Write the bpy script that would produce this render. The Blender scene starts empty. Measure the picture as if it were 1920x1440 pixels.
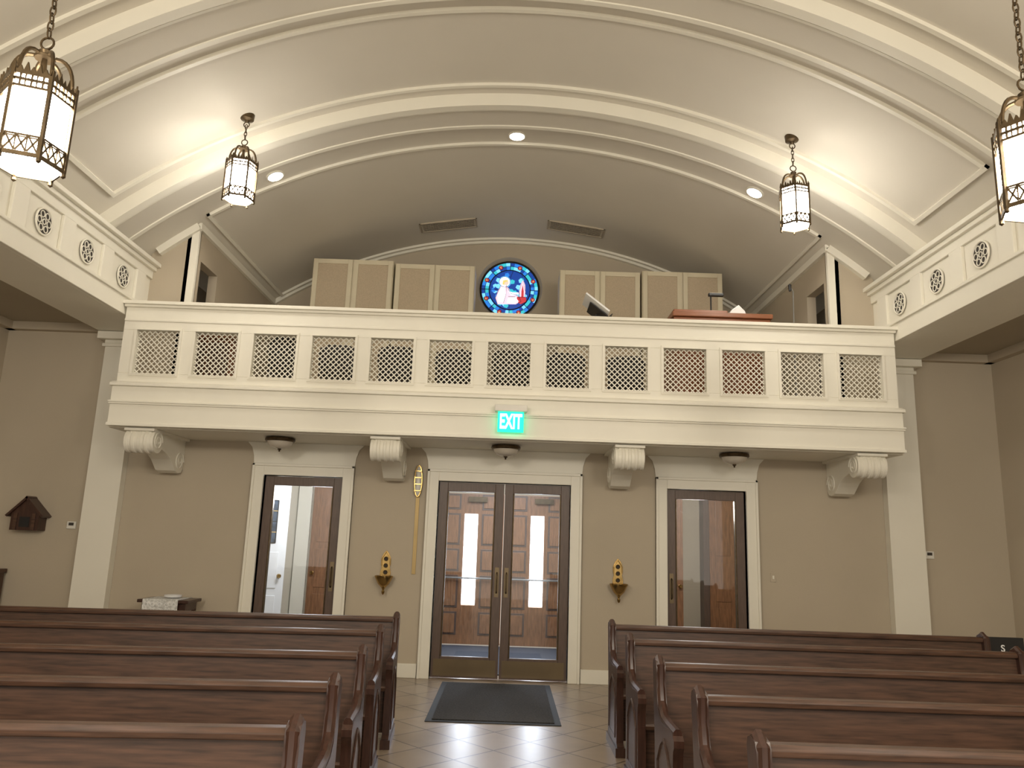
import bpy, bmesh, math, random
from mathutils import Vector, Matrix
random.seed(4)
sc = bpy.context.scene
try:
    sc.view_settings.view_transform = 'Standard'
except Exception: pass
pi = math.pi
# ------------------------------------------------------------------ materials
def srgb(r, g, b):
    def c(v):
        v /= 255.0
        return v/12.92 if v <= .04045 else ((v+.055)/1.055)**2.4
    return (c(r), c(g), c(b), 1)
def mat(name, col, rough=.6, metal=0, var=.06, scale=3.0, bump=0, bscale=80, spec=.5, stretch=None):
    m = bpy.data.materials.new(name); m.use_nodes = True
    nt = m.node_tree; N = nt.nodes; L = nt.links
    b = N['Principled BSDF']
    b.inputs['Roughness'].default_value = rough
    b.inputs['Metallic'].default_value = metal
    b.inputs['Specular IOR Level'].default_value = spec
    tc = N.new('ShaderNodeTexCoord'); mp = N.new('ShaderNodeMapping')
    L.new(tc.outputs['Object'], mp.inputs['Vector'])
    if stretch: mp.inputs['Scale'].default_value = stretch
    nz = N.new('ShaderNodeTexNoise'); nz.inputs['Scale'].default_value = scale
    nz.inputs['Detail'].default_value = 5
    L.new(mp.outputs['Vector'], nz.inputs['Vector'])
    cr = N.new('ShaderNodeValToRGB')
    cr.color_ramp.elements[0].position = .3; cr.color_ramp.elements[1].position = .7
    cr.color_ramp.elements[0].color = tuple(c*(1-var) for c in col[:3])+(1,)
    cr.color_ramp.elements[1].color = tuple(min(1, c*(1+var)) for c in col[:3])+(1,)
    L.new(nz.outputs['Fac'], cr.inputs['Fac']); L.new(cr.outputs['Color'], b.inputs['Base Color'])
    if bump:
        n2 = N.new('ShaderNodeTexNoise'); n2.inputs['Scale'].default_value = bscale
        L.new(mp.outputs['Vector'], n2.inputs['Vector'])
        bp = N.new('ShaderNodeBump'); bp.inputs['Strength'].default_value = bump
        bp.inputs['Distance'].default_value = .01
        L.new(n2.outputs['Fac'], bp.inputs['Height']); L.new(bp.outputs['Normal'], b.inputs['Normal'])
    return m
def emis(name, col, strength, rough=.5):
    m = bpy.data.materials.new(name); m.use_nodes = True
    b = m.node_tree.nodes['Principled BSDF']
    b.inputs['Base Color'].default_value = col; b.inputs['Roughness'].default_value = rough
    b.inputs['Emission Color'].default_value = col
    b.inputs['Emission Strength'].default_value = strength
    return m
M = {}
M['ceil'] = mat('plaster_ceiling', (.65, .61, .53, 1), .8, var=.03, scale=.8, bump=.05)
M['white'] = mat('cream_paint', (.80, .77, .675, 1), .5, var=.02, scale=2)
M['wall'] = mat('tan_wall', (.475, .41, .315, 1), .8, var=.05, scale=.7, bump=.08)
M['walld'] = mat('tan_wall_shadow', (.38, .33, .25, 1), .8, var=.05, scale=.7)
M['wood'] = mat('pew_wood', srgb(76, 53, 40), .42, var=.45, scale=5, stretch=(1, 14, 14), bump=.05)
M['woodend'] = mat('pew_end_wood', srgb(64, 42, 34), .3, var=.3, scale=5, stretch=(10, 10, 1.2), spec=.5)
M['owood'] = mat('oak_door_wood', srgb(134, 94, 64), .4, var=.3, scale=4, stretch=(12, 12, 1.5))
M['organ'] = mat('organ_wood', srgb(136, 84, 54), .35, var=.2, scale=5, stretch=(1, 10, 10))
M['frame'] = mat('door_frame_wood', srgb(92, 74, 64), .4, var=.15, scale=5, stretch=(10, 10, 1.5))
M['bronze'] = mat('aged_bronze', srgb(84, 70, 50), .4, metal=.75, var=.3, scale=20)
M['brass'] = mat('dull_brass', srgb(176, 146, 92), .22, metal=1, var=.2, scale=20)
M['strip'] = mat('tan_strip', srgb(178, 152, 100), .45, metal=.3, var=.05)
M['plate'] = mat('kick_plate', srgb(120, 104, 80), .35, metal=.7, var=.1)
M['black'] = mat('black_plastic', (.012, .012, .013, 1), .4, var=.2)
M['chair'] = mat('chair_cloth', (.02, .017, .016, 1), .8, var=.3, scale=20)
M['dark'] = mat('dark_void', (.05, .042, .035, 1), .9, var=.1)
M['metal'] = mat('grey_metal', (.35, .35, .34, 1), .35, metal=.8)
M['cloth'] = mat('grille_cloth', srgb(184, 168, 144), .9, var=.07, scale=60)
M['cabf'] = mat('cabinet_frame_paint', srgb(208, 198, 172), .5, var=.03)
M['mat'] = mat('mat_fibre', (.035, .033, .033, 1), .95, var=.5, scale=60, bump=.4, bscale=200)
M['carpet'] = mat('vestibule_carpet', (.03, .035, .05, 1), .9, var=.3, scale=60)
M['rubber'] = mat('mat_rubber', (.015, .015, .016, 1), .7)
M['paper'] = mat('paper', (.8, .8, .8, 1), .7, var=.02)
M['lace'] = mat('lace_cloth', (.62, .62, .60, 1), .9, var=.35, scale=45)
M['plastic'] = mat('white_plastic', (.7, .68, .62, 1), .4)
M['wdoor'] = mat('white_door_paint', (.78, .79, .8, 1), .4, var=.02)
M['lglass'] = mat('dark_leaded_glass', (.05, .07, .10, 1), .15, var=.6, scale=9)
M['bowl'] = mat('frosted_glass_bowl', (.55, .50, .42, 1), .2, var=.05)
M['lampglass'] = emis('lit_lantern_glass', (1, .94, .84, 1), 42)
M['down'] = emis('downlight_lens', (1, .95, .86, 1), 16)
M['day'] = emis('daylight_glass', (.84, .9, 1, 1), 16)
M['green'] = emis('exit_green', (.0, .80, .40, 1), 1.5)
M['greenw'] = emis('exit_letters', (.5, 1, .88, 1), 2.2)
M['lead'] = mat('lead_came', (.01, .01, .012, 1), .6)
for k, c, s in [('gblue', (.02, .16, .55), 1.3), ('gteal', (.03, .38, .45), 1.3), ('gred', (.5, .04, .05), 1),
                ('gdeep', (.01, .05, .28), 1.0), ('gwhite', (.8, .85, 1), 1.6), ('gpink', (.7, .5, .6), 1.3),
                ('ggold', (.75, .6, .2), .9), ('gsky', (.15, .5, .85), 1.4), ('gflesh', (.8, .55, .45), 1)]:
    M[k] = emis('stained_'+k, c+(1,), s, .2)
def glassmat():
    m = bpy.data.materials.new('clear_door_glass'); m.use_nodes = True
    nt = m.node_tree; nt.nodes.clear()
    o = nt.nodes.new('ShaderNodeOutputMaterial'); mx = nt.nodes.new('ShaderNodeMixShader')
    t = nt.nodes.new('ShaderNodeBsdfTransparent'); g = nt.nodes.new('ShaderNodeBsdfGlossy')
    t.inputs[0].default_value = (.94, .96, .98, 1); g.inputs['Roughness'].default_value = .02
    mx.inputs[0].default_value = .04
    nt.links.new(t.outputs[0], mx.inputs[1]); nt.links.new(g.outputs[0], mx.inputs[2]); nt.links.new(mx.outputs[0], o.inputs[0])
    return m
M['glass'] = glassmat()
def tilemat():
    m = bpy.data.materials.new('diagonal_floor_tile'); m.use_nodes = True
    nt = m.node_tree; N = nt.nodes; L = nt.links; b = N['Principled BSDF']
    tc = N.new('ShaderNodeTexCoord'); mp = N.new('ShaderNodeMapping')
    mp.inputs['Rotation'].default_value = (0, 0, pi/4)
    L.new(tc.outputs['Object'], mp.inputs['Vector'])
    br = N.new('ShaderNodeTexBrick'); br.offset = 0; br.squash = 1
    br.inputs['Scale'].default_value = 1
    br.inputs['Brick Width'].default_value = .42; br.inputs['Row Height'].default_value = .42
    br.inputs['Mortar Size'].default_value = .008; br.inputs['Mortar Smooth'].default_value = .2
    br.inputs['Color1'].default_value = srgb(152, 135, 116); br.inputs['Color2'].default_value = srgb(164, 147, 128)
    br.inputs['Mortar'].default_value = srgb(84, 74, 64)
    L.new(mp.outputs['Vector'], br.inputs['Vector'])
    nz = N.new('ShaderNodeTexNoise'); nz.inputs['Scale'].default_value = 6; nz.inputs['Detail'].default_value = 6
    L.new(tc.outputs['Object'], nz.inputs['Vector'])
    mx = N.new('ShaderNodeMix'); mx.data_type = 'RGBA'; mx.blend_type = 'MULTIPLY'; mx.inputs[0].default_value = .3
    L.new(br.outputs['Color'], mx.inputs[6]); L.new(nz.outputs['Fac'], mx.inputs[7])
    L.new(mx.outputs[2], b.inputs['Base Color'])
    b.inputs['Roughness'].default_value = .3
    bp = N.new('ShaderNodeBump'); bp.inputs['Strength'].default_value = .3; bp.inputs['Distance'].default_value = .004
    bp.invert = True
    L.new(br.outputs['Fac'], bp.inputs['Height']); L.new(bp.outputs['Normal'], b.inputs['Normal'])
    return m
M['tile'] = tilemat()
# ------------------------------------------------------------------ mesh builder
class MB:
    def __init__(s): s.v = []; s.f = []; s.mi = []; s.ms = []
    def m(s, k):
        mt = M[k]
        if mt not in s.ms: s.ms.append(mt)
        return s.ms.index(mt)
    def add(s, vs, fs, k):
        o = len(s.v); i = s.m(k); s.v += [tuple(v) for v in vs]
        for f in fs: s.f.append([o+a for a in f]); s.mi.append(i)
    def box(s, x0, x1, y0, y1, z0, z1, k):
        if x0 > x1: x0, x1 = x1, x0
        vs = [(x, y, z) for z in (z0, z1) for y in (y0, y1) for x in (x0, x1)]
        s.add(vs, [(0, 2, 3, 1), (4, 5, 7, 6), (0, 1, 5, 4), (2, 6, 7, 3), (0, 4, 6, 2), (1, 3, 7, 5)], k); return s
    def ext(s, pts, plane, a0, a1, k):
        n = len(pts)
        def P(p, a):
            return (a, p[0], p[1]) if plane == 'yz' else ((p[0], a, p[1]) if plane == 'xz' else (p[0], p[1], a))
        vs = [P(p, a0) for p in pts]+[P(p, a1) for p in pts]
        s.add(vs, [tuple(range(n)), tuple(range(2*n-1, n-1, -1))]+[(i, (i+1) % n, n+(i+1) % n, n+i) for i in range(n)], k); return s
    def lathe(s, prof, k, c=(0, 0, 0), n=24, axis='z', rot=0, cap=True):
        vs = []; fs = []
        for r, z in prof:
            for i in range(n):
                a = 2*pi*i/n+rot; x, y = r*math.cos(a), r*math.sin(a)
                p = (x, y, z) if axis == 'z' else ((x, z, y) if axis == 'y' else (z, x, y))
                vs.append((p[0]+c[0], p[1]+c[1], p[2]+c[2]))
        for j in range(len(prof)-1):
            for i in range(n):
                fs.append((j*n+i, j*n+(i+1) % n, (j+1)*n+(i+1) % n, (j+1)*n+i))
        if cap and prof[0][0] > 1e-5: fs.append(tuple(range(n)))
        if cap and prof[-1][0] > 1e-5: fs.append(tuple((len(prof)-1)*n+i for i in range(n)))
        s.add(vs, fs, k); return s
    def tube(s, pts, r, k, n=6, closed=False):
        pts = [Vector(p) for p in pts]; c = len(pts); vs = []; fs = []; prev = None
        for i, p in enumerate(pts):
            if closed: t = pts[(i+1) % c]-pts[i-1]
            else: t = pts[min(i+1, c-1)]-pts[max(i-1, 0)]
            t.normalize()
            if prev is None:
                up = Vector((0, 0, 1)) if abs(t.z) < .9 else Vector((1, 0, 0))
                u = t.cross(up).normalized()
            else:
                u = (prev-t*prev.dot(t)).normalized()
            prev = u; w = t.cross(u)
            for j in range(n):
                a = 2*pi*j/n+pi/n; vs.append(p+(u*math.cos(a)+w*math.sin(a))*r)
        for i in range(c if closed else c-1):
            for j in range(n):
                i2 = (i+1) % c
                fs.append((i*n+j, i*n+(j+1) % n, i2*n+(j+1) % n, i2*n+j))
        if not closed: fs += [tuple(range(n)), tuple((c-1)*n+j for j in range(n))]
        s.add(vs, fs, k); return s
    def bar(s, a, b, w, h, k, up=(0, 0, 1)):
        a = Vector(a); b = Vector(b); t = (b-a).normalized(); up = Vector(up)
        if abs(t.dot(up)) > .95: up = Vector((1, 0, 0))
        u = t.cross(up).normalized()*w/2; v = u.cross(t).normalized()*h/2
        vs = [a-u-v, a+u-v, a+u+v, a-u+v, b-u-v, b+u-v, b+u+v, b-u+v]
        s.add(vs, [(0, 1, 2, 3), (4, 7, 6, 5), (0, 4, 5, 1), (1, 5, 6, 2), (2, 6, 7, 3), (3, 7, 4, 0)], k); return s
    def obj(s, name, smooth=False, bevel=0):
        me = bpy.data.meshes.new(name); me.from_pydata(s.v, [], s.f)
        for m_ in s.ms: me.materials.append(m_)
        for p, i in zip(me.polygons, s.mi): p.material_index = i
        bm = bmesh.new(); bm.from_mesh(me); bmesh.ops.recalc_face_normals(bm, faces=bm.faces); bm.to_mesh(me); bm.free()
        if smooth:
            for p in me.polygons: p.use_smooth = True
            try: me.set_sharp_from_angle(angle=math.radians(35))
            except Exception: pass
        o = bpy.data.objects.new(name, me); bpy.context.collection.objects.link(o)
        if bevel:
            b = o.modifiers.new('bevel', 'BEVEL'); b.width = bevel; b.segments = 2; b.limit_method = 'ANGLE'
        return o
def tag(o, label, cat, kind=None, group=None):
    o['label'] = label; o['category'] = cat
    if kind: o['kind'] = kind
    if group: o['group'] = group
    return o
def struct(mb, name, label, cat, smooth=False, bevel=0):
    return tag(mb.obj(name, smooth, bevel), label, cat, 'structure')
def empty(name, loc, label, cat, kind=None, group=None):
    e = bpy.data.objects.new(name, None); e.empty_display_size = .1
    bpy.context.collection.objects.link(e); e.location = loc
    return tag(e, label, cat, kind, group)
def part(mb, name, parent, label=None, smooth=False, bevel=0, loc=None):
    o = mb.obj(name, smooth, bevel); o.parent = parent
    if loc: o.location = loc
    if label: o['label'] = label
    return o
def dup(src, loc, rotz=None, label=None):
    def rec(o, par):
        c = o.copy(); bpy.context.collection.objects.link(c)
        c.parent = par
        for ch in list(o.children): rec(ch, c)
        return c
    n = rec(src, None); n.location = loc
    if rotz is not None: n.rotation_euler = (0, 0, rotz)
    if label: n['label'] = label
    return n
def textpart(body, size, k, parent, loc, rot=(pi/2, 0, 0), sx=1, name='lettering', off=.015):
    cu = bpy.data.curves.new('t', 'FONT'); cu.body = body; cu.size = size; cu.extrude = .002
    cu.align_x = 'CENTER'; cu.align_y = 'CENTER'; cu.offset = size*off
    t = bpy.data.objects.new('t', cu); bpy.context.collection.objects.link(t)
    dg = bpy.context.evaluated_depsgraph_get()
    me = bpy.data.meshes.new_from_object(t.evaluated_get(dg)); bpy.data.objects.remove(t)
    me.materials.clear(); me.materials.append(M[k])
    o = bpy.data.objects.new(name, me); bpy.context.collection.objects.link(o)
    o.parent = parent; o.location = loc; o.rotation_euler = rot; o.scale = (sx, 1, 1); return o
# ------------------------------------------------------------------ dimensions
YW = 9.6; YB = 8.6; YL = 12.4; YN = 12.6; ZS = 2.73; ZF = 3.12
R = 7.13; ZC = -.48; XB = 4.5
def zv(x, r=R): return ZC+math.sqrt(r*r-x*x)
def arcband(mb, y0, y1, r0, r1, xm, k, n=96, x0=None):
    a1 = math.asin(xm/r0); a0 = -a1 if x0 is None else math.asin(x0/r0)
    vs = []; fs = []
    for i in range(n+1):
        a = a0+(a1-a0)*i/n
        for r, y in ((r0, y0), (r0, y1), (r1, y1), (r1, y0)):
            vs.append((r*math.sin(a), y, ZC+r*math.cos(a)))
    for i in range(n):
        for j in range(4):
            fs.append((i*4+j, i*4+(j+1) % 4, i*4+4+(j+1) % 4, i*4+4+j))
    fs += [(0, 1, 2, 3), (n*4+3, n*4+2, n*4+1, n*4)]
    mb.add(vs, fs, k)
# ------------------------------------------------------------------ shell
mb = MB(); mb.box(-6.6, 6.5, -3, 12.9, -.1, 0, 'tile')
struct(mb, 'floor', 'beige square floor tiles laid on the diagonal', 'floor')
mb = MB(); arcband(mb, -3, YN, R, R+.12, 4.64, 'ceil')
struct(mb, 'ceiling', 'cream plaster barrel vault over nave and loft', 'ceiling', smooth=True)
tn = [0]
def trim(mb, label, smooth=False, bevel=0):
    tn[0] += 1
    return struct(mb, 'trim_%d' % tn[0], label, 'trim', smooth, bevel)
for y0 in (8.0, 5.72, 3.44, 1.16):
    mb = MB()
    arcband(mb, y0, y0+.54, R-.09, R+.02, 4.52, 'ceil')
    arcband(mb, y0-.035, y0+.07, R-.15, R+.02, 4.50, 'white')
    arcband(mb, y0+.11, y0+.14, R-.12, R+.02, 4.50, 'white')
    arcband(mb, y0+.50, y0+.555, R-.105, R+.02, 4.50, 'white')
    trim(mb, 'cream plaster ceiling rib with stepped moulded edges', True)
def panel(y0, y1, xm, lab):
    mb = MB(); t = .045
    arcband(mb, y0, y0+t, R-.035, R+.01, xm, 'white'); arcband(mb, y1-t, y1, R-.035, R+.01, xm, 'white')
    for s in (-1, 1):
        if s > 0: arcband(mb, y0, y1, R-.035, R+.01, xm, 'white', 3, xm-.035)
        else: arcband(mb, y0, y1, R-.035, R+.01, -xm+.035, 'white', 3, -xm)
    trim(mb, lab, True)
panel(6.5, 7.8, 4.35, 'thin raised moulding framing a vault panel')
panel(4.22, 5.52, 4.35, 'thin raised moulding framing a vault panel')
panel(1.94, 3.24, 4.35, 'thin raised moulding framing a vault panel')
panel(9.06, 12.3, 3.85, 'thin raised moulding framing the loft vault')
mb = MB(); arcband(mb, YL-.07, YL+.01, R-.07, R+.01, 3.98, 'white')
trim(mb, 'curved cream moulding where vault meets loft wall', True)
# back wall under loft + aisles
mb = MB()
D1 = .82; S0 = 2.01; S1 = 2.99; DH = 2.325
for a, b, z in ((-6.6, -4.6, 4.3), (-4.6, -S1, ZS), (-S0, -D1, ZS), (D1, S0, ZS), (S1, 4.6, ZS), (4.6, 6.5, 4.3)):
    mb.box(a, b, YW, YW+.15, 0, z, 'wall')
for a, b in ((-S1, -S0), (-D1, D1), (S0, S1)): mb.box(a, b, YW, YW+.15, DH, ZS, 'wall')
struct(mb, 'wall_back', 'tan painted wall beneath the loft with three doorways', 'wall')
mb = MB(); mb.box(-6.6, -6.45, -3, 9.75, 0, 4.3, 'wall'); struct(mb, 'wall_left', 'tan painted side aisle wall', 'wall')
mb = MB(); mb.box(6.2, 6.35, -3, 9.75, 0, 4.3, 'wall'); struct(mb, 'wall_right', 'tan painted side aisle wall', 'wall')
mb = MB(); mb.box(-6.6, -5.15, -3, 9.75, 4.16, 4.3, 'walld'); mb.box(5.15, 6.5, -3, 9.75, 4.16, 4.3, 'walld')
mb.box(-6.5, -5.2, 9.5, 9.6, 4.06, 4.16, 'wall'); mb.box(5.2, 6.2, 9.5, 9.6, 4.06, 4.16, 'wall')
mb.box(6.1, 6.2, -3, 9.6, 4.06, 4.16, 'wall'); mb.box(-6.45, -6.35, -3, 9.6, 4.06, 4.16, 'wall')
struct(mb, 'ceiling', 'flat tan plaster ceiling over the side aisles', 'ceiling')
# loft slab
mb = MB(); mb.box(-4.5, 4.5, YB+.04, YW+.02, ZS, ZF, 'white'); mb.box(-4.5, 4.5, YW+.02, YN, ZS, ZF, 'white')
struct(mb, 'floor', 'loft floor slab with cream painted soffit', 'floor')
# loft back wall with round opening
WX, WZ, WR = -.05, 5.80, .55
mb = MB(); n = 128; ins = []; outs = []
def bound(a):
    dx, dz = math.cos(a), math.sin(a); t = 0
    while True:
        t += .01; x = WX+dx*t; z = WZ+dz*t
        if z < ZF or abs(x) > 4.1 or z > zv(min(abs(x), 4.6))+.05: return (WX+dx*t, WZ+dz*t)
for i in range(n):
    a = 2*pi*i/n; ins.append((WX+WR*math.cos(a), WZ+WR*math.sin(a))); outs.append(bound(a))
vs = [(x, YL, z) for x, z in ins]+[(x, YL, z) for x, z in outs]+[(WX+(x-WX)*.9, YL+.12, WZ+(z-WZ)*.9) for x, z in ins]
fs = [(i, (i+1) % n, n+(i+1) % n, n+i) for i in range(n)]+[(i, (i+1) % n, 2*n+(i+1) % n, 2*n+i) for i in range(n)]
mb.add(vs, fs, 'wall'); struct(mb, 'wall_back', 'tan loft wall with round window opening', 'wall')
# loft side walls & front returns
for s, nm in ((-1, 'left'), (1, 'right')):
    mb = MB()
    def seg(y0, y1, z0, z1): mb.box(s*4.0, s*4.12, y0, y1, z0, z1, 'wall')
    zt = zv(4.06)+.02
    seg(9.2, 9.38, ZF, zt); seg(9.95, YL, ZF, zt); seg(9.38, 9.95, 5.0, zt)
    pts = [(s*4.0, ZF), (s*4.0, zv(4.0)+.02)]+[(s*(4.0+.05*i), zv(4.0+.05*i)+.02) for i in range(1, 12)]+[(s*4.55, ZF)]
    mb.ext(pts, 'xz', 9.2, 9.3, 'wall')
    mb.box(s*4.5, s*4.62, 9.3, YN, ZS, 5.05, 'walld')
    struct(mb, 'wall_'+nm, 'tan loft side wall with small doorway', 'wall')
    mb = MB()
    a0 = math.asin(4.0/R); a1 = math.asin(4.48/R); pts = []
    for i in range(9):
        a = a0+(a1-a0)*i/8; pts.append((s*(R-.0)*math.sin(a), ZC+(R-.0)*math.cos(a)))
    for i in range(8, -1, -1):
        a = a0+(a1-a0)*i/8; pts.append((s*(R-.09)*math.sin(a), ZC+(R-.09)*math.cos(a)))
    mb.ext(pts, 'xz', 9.13, 9.2, 'white')
    mb.box(s*3.97, s*4.06, 9.17, 9.22, ZF, zv(4.0)-.02, 'white')
    mb.box(s*3.95, s*4.0, 9.17, YL, zv(4.0)-.07, zv(4.0)+.02, 'white')
    trim(mb, 'cream moulding capping the loft return wall')
# entablature beams
def beam(s):
    mb = MB()
    mb.box(s*4.53, s*5.2, -3, YW, 4.05, 4.86, 'white')
    mb.box(s*4.62, s*4.74, -3, 9.2, 4.86, 5.1, 'white')
    mb.box(s*4.48, s*4.53, -3, 9.2, 4.05, 4.27, 'white')
    mb.box(s*4.455, s*4.53, -3, 9.2, 4.25, 4.285, 'white')
    mb.box(s*4.50, s*4.53, -3, 9.2, 4.68, 4.80, 'white')
    mb.box(s*4.46, s*4.62, -3, 9.2, 4.78, 4.83, 'white'); mb.box(s*4.41, s*4.62, -3, 9.2, 4.83, 4.88, 'white')
    for k in range(-1, 12):
        y = 8.53+.39-.78*k
        if y < 9.15: mb.box(s*4.495, s*4.53, y-.11, y+.11, 4.285, 4.68, 'white')
    o = trim(mb, 'cream entablature beam with rosettes above side aisle', bevel=.006)
    for k in range(4):
        y = 8.53-.78*k; q = MB()
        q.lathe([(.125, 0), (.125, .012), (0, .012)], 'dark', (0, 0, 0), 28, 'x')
        q2 = MB()
        def ring(cy, cz, r, t=.009, n=20, arc=None):
            q2.tube([(.014, cy+r*math.cos(2*pi*i/n), cz+r*math.sin(2*pi*i/n)) for i in range(n)], t, 'white', 5, True)
        ring(0, 0, .128, .010, 28); ring(0, 0, .026, .006)
        for j in range(6):
            a = 2*pi*j/6; ring(.076*math.cos(a), .076*math.sin(a), .032, .006, 12)
        e = q.obj('rosette_grille', True); e.parent = o; e.location = (s*4.525, y, 4.485)
        e2 = q2.obj('tracery', True); e2.parent = e
        if s > 0: e.scale = (-1, 1, 1)
        e['label'] = 'pierced round floral rosette'
beam(-1); beam(1)
# pilasters
for s in (-1, 1):
    p = empty('pilaster', (s*4.91, YW-.065, 0), 'cream painted square pilaster carrying the entablature', 'column', group='pilasters beside the loft')
    q = MB(); q.box(-.21, .21, -.06, .06, .2, 3.86, 'white'); part(q, 'shaft', p)
    q = MB(); q.box(-.24, .24, -.1, .06, 0, .2, 'white'); part(q, 'base', p, bevel=.01)
    q = MB(); q.box(-.24, .24, -.09, .06, 3.86, 3.90, 'white'); q.box(-.22, .22, -.07, .06, 3.90, 3.95, 'white')
    q.box(-.29, .29, -.14, .06, 3.95, 4.045, 'white'); part(q, 'capital', p, bevel=.008)
# baseboards
mb = MB()
for a, b in ((-6.4, -5.16), (-4.66, -3.14), (-1.86, -.97), (.97, 1.86), (3.14, 4.66), (5.16, 6.2)):
    mb.box(a, b, YW-.025, YW, 0, .16, 'white')
struct(mb, 'baseboard_back', 'cream painted baseboard under the tan wall', 'baseboard', bevel=.005)
# door casings
def casing(x0, x1, lab):
    mb = MB(); w = .14
    mb.box(x0-w, x0, YW-.04, YW+.15, 0, DH+w, 'white'); mb.box(x1, x1+w, YW-.04, YW+.15, 0, DH+w, 'white')
    mb.box(x0, x1, YW-.04, YW+.15, DH, DH+w, 'white')
    mb.box(x0-w, x0-w+.03, YW-.06, YW, 0, DH+w, 'white'); mb.box(x1+w-.03, x1+w, YW-.06, YW, 0, DH+w, 'white')
    mb.box(x0-w, x1+w, YW-.06, YW, DH+w-.03, DH+w, 'white')
    pts = [(x0-w, DH+w), (x1+w, DH+w), (x1+w+.01, DH+w+.1), (x1+w+.04, DH+w+.2), (x1+w+.1, ZS), (x0-w-.1, ZS), (x0-w-.04, DH+w+.2), (x0-w-.01, DH+w+.1)]
    mb.ext(pts, 'xz', YW-.02, YW, 'white')
    trim(mb, lab, bevel=.004)
casing(-S1, -S0, 'cream casing with flared header around single door')
casing(-D1, D1, 'cream casing with flared header around double doors')
casing(S0, S1, 'cream casing with flared header around single door')
# glass doors
dn = [0]
def glass_door(x0, x1, label, hx, st=.105):
    dn[0] += 1
    d = empty('door_%d' % dn[0], ((x0+x1)/2, YW+.06, 0), label, 'door', 'structure')
    w = (x1-x0)/2; q = MB()
    q.box(-w, -w+st, -.025, .025, .01, DH-.01, 'frame'); q.box(w-st, w, -.025, .025, .01, DH-.01, 'frame')
    q.box(-w+st, w-st, -.025, .025, DH-.12, DH-.01, 'frame'); q.box(-w+st, w-st, -.025, .025, .01, .25, 'frame')
    for a, b in ((-w+st, -w+st+.015), (w-st-.015, w-st)): q.box(a, b, -.032, .032, .25, DH-.12, 'bronze')
    part(q, 'door_frame', d, bevel=.004)
    q = MB(); q.box(-w+st, w-st, -.003, .003, .25, DH-.12, 'glass'); part(q, 'glass', d, 'clear glass pane')
    q = MB(); q.box(-w+.03, w-.03, -.031, -.026, .03, .22, 'plate'); part(q, 'kick_plate', d, 'brass kick plate')
    q = MB(); q.box(hx-.025, hx+.025, -.034, -.026, .95, 1.3, 'plate')
    q.tube([(hx, -.03, 1.0), (hx, -.075, 1.02), (hx, -.08, 1.12), (hx, -.075, 1.22), (hx, -.03, 1.24)], .009, 'bronze', 8)
    part(q, 'handle', d, 'brass pull handle', True)
    return d
glass_door(-D1+.01, -.006, 'brown framed full glass door leaf with brass kick plate', .35)
glass_door(.006, D1-.01, 'brown framed full glass door leaf with brass kick plate', -.35)
glass_door(-S1+.01, -S0-.01, 'brown framed single glass door beside loft bracket', .43)
glass_door(S0+.01, S1-.01, 'brown framed single glass door beside loft bracket', -.43)
# vestibule
mb = MB()
mb.box(-4.6, -1.12, YN, YN+.15, 0, ZS, 'wall'); mb.box(1.12, 4.6, YN, YN+.15, 0, ZS, 'wall'); mb.box(-1.12, 1.12, YN, YN+.15, 2.36, ZS, 'wall')
mb.box(-4.6, -4.5, YW+.15, YN, 0, ZS, 'wall'); mb.box(4.5, 4.6, YW+.15, YN, 0, ZS, 'wall')
mb.box(-3.45, -3.35, 11.7, YN, 0, ZS, 'white'); mb.box(-3.33, -3.12, YN-.06, YN, 0, ZS, 'white')
mb.box(-1.7, -1.6, 11.2, YN, 0, ZS, 'wall'); mb.box(1.6, 1.7, 11.2, YN, 0, ZS, 'wall')
struct(mb, 'wall_vestibule', 'tan vestibule walls seen through the glass doors', 'wall')
q = MB(); q.box(-1.5, 1.5, 9.95, 12.45, .001, .012, 'carpet'); o = q.obj('carpet'); tag(o, 'dark blue grey carpet on the vestibule floor', 'carpet')
def oak_leaf(x0, x1):
    dn[0] += 1; w = (x1-x0)/2
    d = empty('door_%d' % dn[0], ((x0+x1)/2, YN+.02, 0), 'oak panelled entrance door with tall slit window', 'door', 'structure')
    q = MB(); q.box(-w, -.11, -.02, .03, .01, 2.35, 'owood'); q.box(.11, w, -.02, .03, .01, 2.35, 'owood')
    q.box(-.11, .11, -.02, .03, .01, .6, 'owood'); q.box(-.11, .11, -.02, .03, 2.03, 2.35, 'owood')
    for (a, b) in ((-w+.06, -.17), (.17, w-.06)):
        z = .15
        for h in (.35, .5, .35, .5, .25):
            q.box(a, b, -.026, -.02, z, z+h, 'frame')
            q.box(a+.03, b-.03, -.04, -.02, z+.03, z+h-.03, 'owood'); z += h+.06
    part(q, 'door_panel', d, bevel=.008)
    q = MB(); q.box(-.105, .105, .0, .01, .62, 2.02, 'day'); part(q, 'glass', d, 'bright daylit slit window')
    q = MB(); q.tube([(-w+.05, -.08, 1.02), (w-.05, -.08, 1.02)], .015, 'metal', 8)
    q.box(-w+.03, -w+.09, -.09, -.02, .97, 1.07, 'metal'); q.box(w-.09, w-.03, -.09, -.02, .97, 1.07, 'metal')
    part(q, 'push_bar', d)
    q = MB(); q.box(-.05, .25, -.09, -.02, 2.22, 2.30, 'bronze'); part(q, 'door_closer', d)
oak_leaf(-1.06, -.01); oak_leaf(.01, 1.06)
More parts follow.
